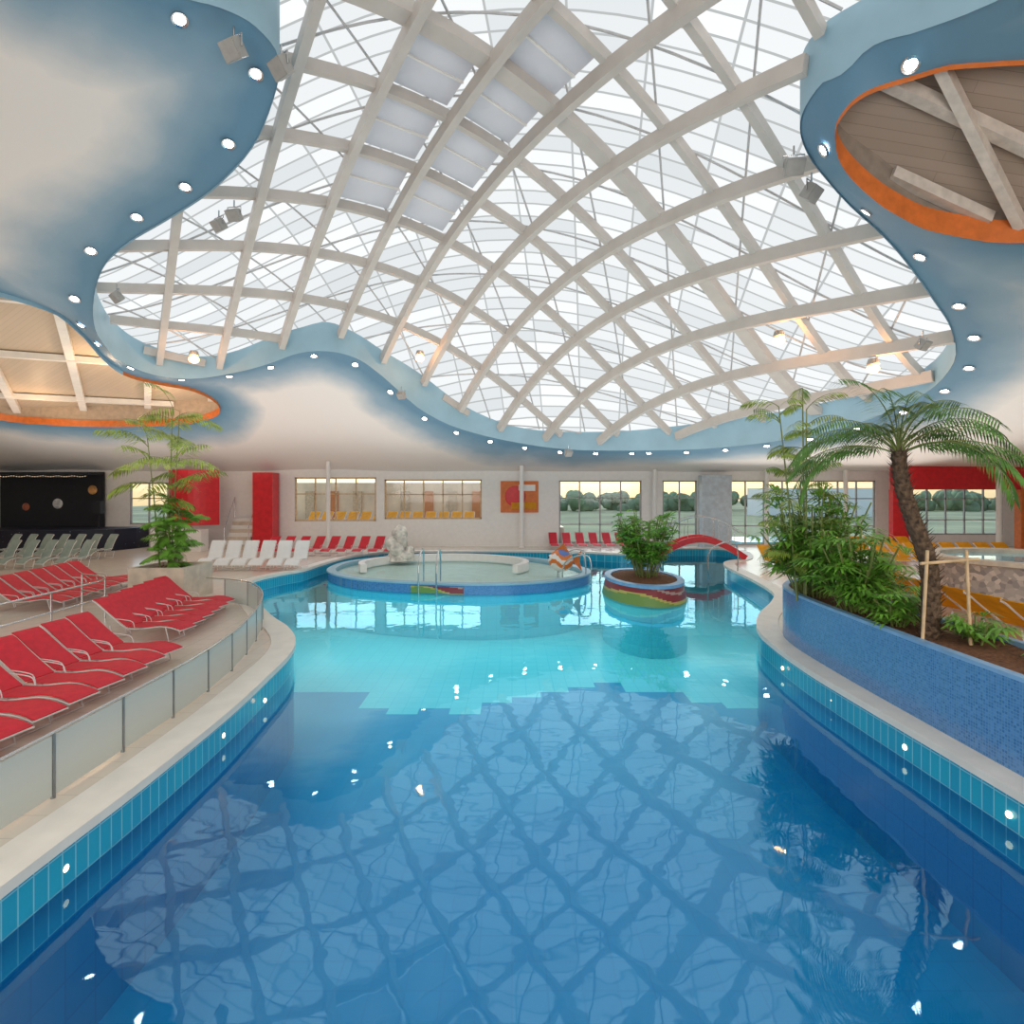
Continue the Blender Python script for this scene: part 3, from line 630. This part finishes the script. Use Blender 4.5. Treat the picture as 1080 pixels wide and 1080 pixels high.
def fan(mb,c,az,el,r,nb=9,w=.02,mi=0):
    d=Vector((math.cos(az)*math.cos(el),math.sin(az)*math.cos(el),math.sin(el))); s=Vector((-math.sin(az),math.cos(az),0))
    for k in range(nb):
        a=math.radians(-85+170*k/(nb-1)); v=(d*math.cos(a)+s*math.sin(a)).normalized(); l=r*random.uniform(.8,1.1)
        wv=v.cross(Vector((0,0,1))); wv=wv.normalized()*w if wv.length>.05 else s*w
        m=c+v*l*.55; tip=c+v*l+Vector((0,0,-.25*l)); mb.add([c,m+wv,tip,m-wv],[(0,1,2,3)],mi)
base=Vector((4.95,6.75,1.2))
pt=root('palm_tree','small palm tree with curved shaggy brown trunk in the planter','palm tree',base)
tp=smoothpath([(0,0,-.05),(.02,0,.4),(-.02,.0,.9),(-.2,0,1.4),(-.33,0,1.85),(-.36,0,2.2)],4)
mb=MB(); n=len(tp); mb.tube(tp,[.10-.03*i/n+(.01 if i%2 else 0) for i in range(n)],12)
for i in range(300):
    t=i/300*(n-1); k=int(t); p=Vector(tp[k]).lerp(Vector(tp[min(k+1,n-1)]),t-k); a=i*2.4; r=.095-.03*i/300
    mb.add([p+Vector((math.cos(a-.3)*r,math.sin(a-.3)*r,0)),p+Vector((math.cos(a+.3)*r,math.sin(a+.3)*r,0)),p+Vector((math.cos(a)*(r+.09),math.sin(a)*(r+.09),.09))],[(0,1,2)])
mb.obj('trunk',TRUNK,pt)
top_=Vector(tp[-1])
for i in range(24):
    az=i*2.399+.3; el=[1.35,.9,.5,1.1][i%4]; mb=MB(); L=random.uniform(1.1,1.6)
    frond(mb,top_+Vector((0,0,-.05)),az,el,L,random.uniform(1.3,2.1),32,.28,.010,hang=.45,rs=.010); mb.obj('frond',[LEAF,STEM],pt)
st=root('support_stakes','wooden stakes with crossbar supporting the palm','plant stake',base+Vector((0,-.3,0)))
for a in(-.3,.25):
    mb=MB(); mb.tube([(a,0,-.05),(a*.8,.0,1.05)],.018); mb.obj('stake',WOODPOLE,st)
mb=MB(); mb.tube([(-.32,.0,.9),(.34,.0,.95)],.018); mb.obj('crossbar',WOODPOLE,st)
def bush(name,label,loc,h,r,ns,lm,fr=.32,nb=9,w=.02,fl=5,seed=1):
    random.seed(seed); b=root(name,label,'plant',loc); ms=MB(); ml=MB()
    for i in range(ns):
        a=random.uniform(0,6.28); q=r*math.sqrt(random.random())*.5; hh=h*random.uniform(.45,1)
        p0=Vector((q*math.cos(a)*.6,q*math.sin(a)*.6,-.05)); p1=Vector((q*2*math.cos(a),q*2*math.sin(a),hh)); pm=p0.lerp(p1,.5)+Vector((0,0,.1))
        ms.tube([p0,pm,p1],.012,5)
        for k in range(fl):
            t=random.uniform(.35,1); c=p0.lerp(p1,t); fan(ml,c+Vector((random.uniform(-.1,.1),random.uniform(-.1,.1),0)),random.uniform(0,6.28),random.uniform(-.1,.9),fr,nb,w)
    ms.obj('stem',STEM,b); ml.obj('foliage',lm,b); return b
bush('lady_palm','dense green lady palm bush in the mosaic planter',(5.0,8.2,1.2),1.2,.7,36,LEAF2,.32,w=.025,seed=2)
bush('lady_palm','dense tall green lady palm bush in the mosaic planter',(5.05,9.5,1.2),1.75,.85,54,LEAF2,.40,w=.028,seed=3)
bush('young_palm','low green young palm growing from the bark mulch',(4.95,7.35,1.2),.45,.45,12,LEAF2,.26,seed=5)
bush('young_palm','small young palm growing from the bark mulch',(5.3,6.5,1.2),.35,.2,5,LEAF2,.26,seed=6)
bush('young_palm','small young palm growing from the bark mulch',(5.3,5.55,1.2),.22,.2,5,LEAF2,.18,seed=7)
def tallplant(name,label,loc,h,nst,lm,fr,seed,fo=6,lw=.05,low=False,span=.38,nl=13,lr=.42):
    random.seed(seed); b=root(name,label,'plant',loc)
    for i in range(nst):
        a=random.uniform(0,6.28); hh=h*random.uniform(.75,1); q=.12+.14*random.random()
        P=smoothpath([(q*math.cos(a)*.5,q*math.sin(a)*.5,-.05),(q*math.cos(a),q*math.sin(a),hh*.5),(q*1.6*math.cos(a),q*1.6*math.sin(a),hh)],4)
        mb=MB(); mb.tube(P,[.020-.013*k/len(P) for k in range(len(P))],6); mb.obj('stem',STEM,b)
        for k in range(fo):
            t=1-span*k/fo if not low else random.uniform(.2,1); c=Vector(P[min(len(P)-1,int(t*(len(P)-1)))])
            mb=MB(); frond(mb,c,random.uniform(0,6.28),random.uniform(.2,1.1),fr*random.uniform(.7,1.1),1.2,nl,fr*lr,lw,8,.008,hang=.45)
            mb.obj('frond',[lm,STEM],b)
    return b
tallplant('fishtail_palm','tall slender feathery palm with fine hanging leaflets',(4.75,9.2,1.2),3.5,3,LEAFY,.62,11,16,.014,span=.85,nl=13,lr=.42)
PB=root('stone_planter','square beige stone planter box on the deck','planter',(-8.3,13.9,DECK))
mb=MB(); t=.1; w=1.3
for x,y,dx,dy in((0,-w/2+t/2,w,t),(0,w/2-t/2,w,t),(-w/2+t/2,0,t,w-2*t),(w/2-t/2,0,t,w-2*t)): mb.box((x,y,.40),(dx,dy,.80),0)
mb.obj('box_wall',BEIGE,PB)
mb=MB(); mb.box((0,0,.37),(w-2*t,w-2*t,.70)); mb.obj('soil',SOIL,PB)
tallplant('fishtail_palm','tall airy fine-leaved tree rising from the stone planter',(-8.45,13.9,1.06),4.2,3,LEAFY,1.15,21,10,.022,span=.5,nl=14,lr=.4)
tallplant('weeping_fig','leafy green shrub around the foot of the tall tree',(-8.3,13.9,1.06),1.8,7,LEAF2,.6,22,10,.022,True,nl=12,lr=.4)
bush('leafy_shrub','small leafy bushy tree on the mosaic island planter',(3.75,15.9,.58),1.95,.95,60,LEAF2,.28,nb=7,w=.034,fl=6,seed=12)

HT=root('stone_hot_tub','round hot tub with rough stone wall and beige rim','hot tub',(13.4,14.6,DECK))
mb=MB(); mb.lathe([(2.3,0),(2.3,.85)],n=48); mb.obj('wall',STONEM,HT,True)
mb=MB(); mb.lathe([(2.38,.83),(2.38,.93),(1.95,.93),(1.95,.7)],n=48,closedprof=True); mb.obj('rim',BEIGE,HT)
mb=MB(); mb.lathe([(1.95,.83),(.001,.83)],n=48); mb.obj('water_surface',mat('tub_water',(.25,.6,.7),.05),HT)

# ---------------------------------------------------------------- walls, windows
def wallmesh(name,ops,x0,x1,y,z0,z1,th,m):
    mb=MB(); ops=sorted(ops); cur=x0
    for a,b,c,d in ops:
        if a>cur: mb.box(((cur+a)/2,y+th/2,(z0+z1)/2),(a-cur,th,z1-z0))
        if c>z0+.01: mb.box(((a+b)/2,y+th/2,(z0+c)/2),(b-a,th,c-z0))
        mb.box(((a+b)/2,y+th/2,(d+z1)/2),(b-a,th,z1-d)); cur=b
    mb.box(((cur+x1)/2,y+th/2,(z0+z1)/2),(x1-cur,th,z1-z0)); return struct(mb.obj(name,m))
OPS=[(-10.4,-6.5,1.55,3.65),(-6.1,-1.45,1.65,3.55),(2.25,6.2,.5,3.5),(7.2,8.85,.5,3.5),(10.3,17.4,.4,3.5),(19.0,23.5,.9,3.3),(-18.3,-15.6,1.4,3.4)]
wallmesh('wall_back',OPS,XL,XR,BACK,.0,4.6,.2,WHITE)
for i,(a,b,c,d) in enumerate(OPS):
    mb=MB(); y=BACK+.1; fw=.07; cx=(a+b)/2
    mb.box((cx,y,c+fw/2),(b-a,.08,fw)); mb.box((cx,y,d-fw/2),(b-a,.08,fw)); mb.box((a+fw/2,y,(c+d)/2),(fw,.08,d-c)); mb.box((b-fw/2,y,(c+d)/2),(fw,.08,d-c))
    nm=max(2,int((b-a)/.8))
    for k in range(1,nm): mb.box((a+(b-a)*k/nm,y,(c+d)/2),(.06,.07,d-c))
    if d-c>2.2:
        for q in(.3,.72): mb.box((cx,y,c+(d-c)*q),(b-a,.07,.05))
    else: mb.box((cx,y,c+(d-c)*.62),(b-a,.07,.05))
    mb.add([(a,y,c),(b,y,c),(b,y,d),(a,y,d)],[(0,1,2,3)],1); struct(mb.obj('window_%d'%(i+1),[WOODPOLE if i<2 else GREYBOX,GLASS]))
def strip(name,P,m):
    P=resample(P,1.0); z=surf([p[0] for p in P],[p[1] for p in P]); n=len(P); mb=MB()
    mb.add([(x,y,0) for x,y in P]+[(x,y,zz+.15) for (x,y),zz in zip(P,z)],[(i,i+1,n+i+1,n+i) for i in range(n-1)]); struct(mb.obj(name,m))
strip('wall_left',[(XL,YF),(XL,BACK+.001)],WHITE); strip('wall_right',[(XR,YF),(XR,BACK+.001)],WHITE); strip('wall_front',[(XL,YF),(XR+.001,YF)],WHITE)
def panel(name,label,cat,c,d,m):
    mb=MB(); mb.box((0,0,d[2]/2),d); return lab(mb.obj(name,m,loc=(c[0],c[1],c[2])),label,cat)
rc=MB(); rc.rect([(-15.6+2.2*t,26.0-.7*math.sin(math.pi*t),2.7) for t in np.linspace(0,1,12)],.15,2.5); lab(rc.obj('curved_partition',RED),'curved glossy red partition wall near the entrance','partition')
panel('red_pillar','square red wall pillar','pillar',(-11.5,26.6,DECK),(.9,.8,3.5),RED)
panel('red_lintel','red fascia beam above the window front','fascia',(20.5,25.0,3.05),(7.6,.3,1.0),RED)
panel('red_pillar','square red wall pillar beside the window front','pillar',(17.0,25.0,DECK),(.7,.3,2.7),RED)
panel('orange_pillar','orange painted pillar','pillar',(22.4,25.0,DECK),(.35,.35,2.7),ORANGE)
panel('service_block','pale blue-grey wall block between windows','wall block',(9.6,26.9,DECK),(1.4,.5,3.4),mat('pale_blue_grey',(.55,.62,.69),.35))
panel('reception_counter','low white curved counter under the red partition','counter',(-14.6,25.0,DECK),(2.2,.6,.95),WHITE)
ST=root('staircase','narrow white staircase with steel handrails going up','staircase',(-12.6,26.0,DECK))
for k in range(8):
    mb=MB(); mb.box((0,.06+.13*k,.09+.17*k),(1.1,.16,.18)); mb.obj('step',[BEIGE,WHITE][k%2],ST)
for sx in(-.55,.55):
    mb=MB(); mb.tube([(sx,0,0),(sx,0,.95),(sx,1.0,2.35),(sx,1.0,1.4)],.02); mb.obj('handrail',STEEL,ST)
def column(x,y,r=.1):
    zt=float(surf(x,y)[0]); mb=MB(); mb.lathe([(r*1.3,0),(r*1.3,.04),(r,.05),(r,zt-DECK)],n=20); lab(mb.obj('column',WHITE,loc=(x,y,DECK)),'slender round white column','column','white columns')
for x,y in[(-8.6,26.6),(.45,26.6),(6.7,26.7),(11.9,26.6),(15.6,26.6),(20.2,23.6)]: column(x,y)
pp=root('advert_board','orange and red advertising board on the white wall','poster',(.36,27.17,2.0))
mb=MB(); mb.box((0,0,.72),(1.8,.06,1.5)); mb.obj('board',ORANGE,pp)
mb=MB(); mb.ell((-.2,-.04,.75),(.5,.02,.5)); mb.obj('printed_disc',RED,pp); mb=MB(); mb.box((.35,-.045,1.15),(.8,.02,.3)); mb.obj('printed_patch',WHITE,pp); mb=MB(); mb.box((.2,-.045,.3),(1.2,.02,.3)); mb.obj('printed_band',YELF,pp)
SG=root('stage','dark starry stage with rounded navy front','stage',(-20.2,25.2,DECK))
fr=[( -4.0,1.9)]+[(-4.0,-.6),(-2,-1.0),(0,-1.1),(1.7,-.8),(2.6,0),(2.9,1.0),(2.9,1.9)]
mb=MB(); mb.prism(fr,0,.95); mb.obj('platform',STARRY,SG)
mb=MB(); mb.box((-1.6,1.8,2.25),(4.9,.1,2.6)); mb.obj('backdrop',BLACK,SG)
mb=MB(); mb.box((-1.6,1.2,3.45),(5.0,1.0,.12)); mb.obj('canopy',BLACK,SG)
for x,z,r,c in((-1.3,2.05,.24,(.7,.75,.75)),(.35,2.7,.22,(.7,.35,.12)),(-2.8,1.9,.18,(.5,.15,.08))):
    mb=MB(); mb.ell((x,1.72,z),(r,.03,r)); mb.obj('planet_disc',mat('planet',c,.5,var=.5,scale=4),SG,True)
mb=MB(); mb.tube([(1.6,.4,.95),(1.6,.4,2.2)],.03); mb.box((1.6,.4,1.9),(.35,.3,.55)); mb.obj('loudspeaker',BLACK,SG)
gl_=MB()
for i in range(40):
    x=-3.9+i*.12; z=3.35-.06*abs(math.sin(i*.55)); gl_.ell((x,.68,z),(.014,.014,.014),6,4)
gl_.obj('string_light',LAMPY,SG)
panel('orange_post','orange painted post beside the stage','post',(-22.3,23.6,DECK),(.35,.35,3.2),mat('amber_paint',(.8,.35,.03),.5))
mb=MB(); mb.box((-5.5,30.2,.6),(16,5.6,1.3)); lab(mb.obj('terrace_floor',DECKM),'raised tiled terrace behind the windows','terrace')
tw=root('terrace_wall','warm plaster wall with timber pilasters behind the terrace','wall',(-5.5,33.2,.8))
mb=MB(); mb.box((0,0,1.35),(16,.2,2.7)); mb.obj('plaster',mat('warm_wall',(.85,.62,.38),.6,var=.2,scale=.8),tw)
for k in range(12):
    mb=MB(); mb.box((-7.6+1.38*k,-.2,1.1),(.5,.15,2.2)); mb.obj('pilaster',[mat('rust_panel',(.60,.20,.05),.6) if k==0 else bpy.data.materials['rust_panel'],WOODPOLE][k%2],tw)
GRASS=mat('lawn_and_paving',(.30,.33,.17),.9,var=.35,scale=.12)
mb=MB(); mb.add([(-80,27.4,.1),(120,27.4,.1),(120,200,.1),(-80,200,.1)],[(0,1,2,3)]); struct(lab(mb.obj('ground',GRASS),'pale lawn outside the windows','lawn'))
hd=MB(); rr=random.Random(9)
for i in range(420):
    r=rr.uniform(.6,1.5); hd.ell((-30+rr.uniform(0,150),92+rr.uniform(-6,6),rr.uniform(.3,2.4)),(r,r*.8,r*rr.uniform(.8,1.3)),7,5)
h=hd.obj('tree_line',mat('hazy_trees',(.22,.29,.16),.9,var=.4,scale=.7),smooth=True); lab(h,'distant line of green trees beyond the lawn','trees'); h['kind']='stuff'
panel('outdoor_pool','turquoise outdoor pool on the lawn','outdoor pool',(15.5,33,.1),(6,4,.12),mat('outdoor_pool_water',(.25,.6,.72),.1))
panel('outdoor_building','low white building beyond the lawn','building',(38,70,.1),(16,5,3.4),WHITE)

# ---------------------------------------------------------------- light, sky, camera
w=bpy.data.worlds.new('World'); S.world=w; w.use_nodes=True; t=w.node_tree
sky=t.nodes.new('ShaderNodeTexSky'); sky.sky_type='NISHITA'; sky.sun_disc=False; sky.sun_elevation=math.radians(45); sky.air_density=1.3; sky.dust_density=1.5
bg=t.nodes['Background']; t.links.new(sky.outputs[0],bg.inputs[0]); bg.inputs[1].default_value=.24
def area(name,label,loc,rot,sx,sy,e,c=(1,1,1)):
    L=bpy.data.lights.new(name,'AREA'); L.shape='RECTANGLE'; L.size=sx; L.size_y=sy; L.energy=e; L.color=c
    o=bpy.data.objects.new(name,L); o.location=loc; o.rotation_euler=rot; COL.objects.link(o); lab(o,label,'lamp'); return o
area('added_front_fill','large soft fill light added behind the camera',(0,-2.8,4.5),(math.radians(90),0,0),24,5,1150,(1,.95,.89))  # added fill behind the camera, no such lamp in the hall
area('added_ceiling_fill','broad unseen fill light added to brighten the ceiling',(-2,18.5,3.45),(math.radians(180),0,0),38,12,900,(1,.95,.90))  # added one-sided fill facing up, unseen from below, no fixture
area('added_pool_fill','broad unseen fill light added to brighten the pool tiles',(.5,7.6,-.06),(0,0,0),7.2,12,115,(.9,1,1))  # added fill just under the water, facing down and unseen from above
area('added_pool_fill','broad unseen fill light added to brighten the shallow pool tiles',(0,17.2,-.06),(0,0,0),13,8,270,(.95,1,1))  # second added underwater fill, brightens the far tiles
cam=bpy.data.cameras.new('camera'); co=bpy.data.objects.new('camera',cam); COL.objects.link(co); co.location=(0,0,2.9); co.rotation_euler=(math.radians(90),0,0)
cam.sensor_width=36; cam.lens=20; cam.shift_y=-20/1080; cam.clip_end=500; cam.clip_start=.05
S.camera=co
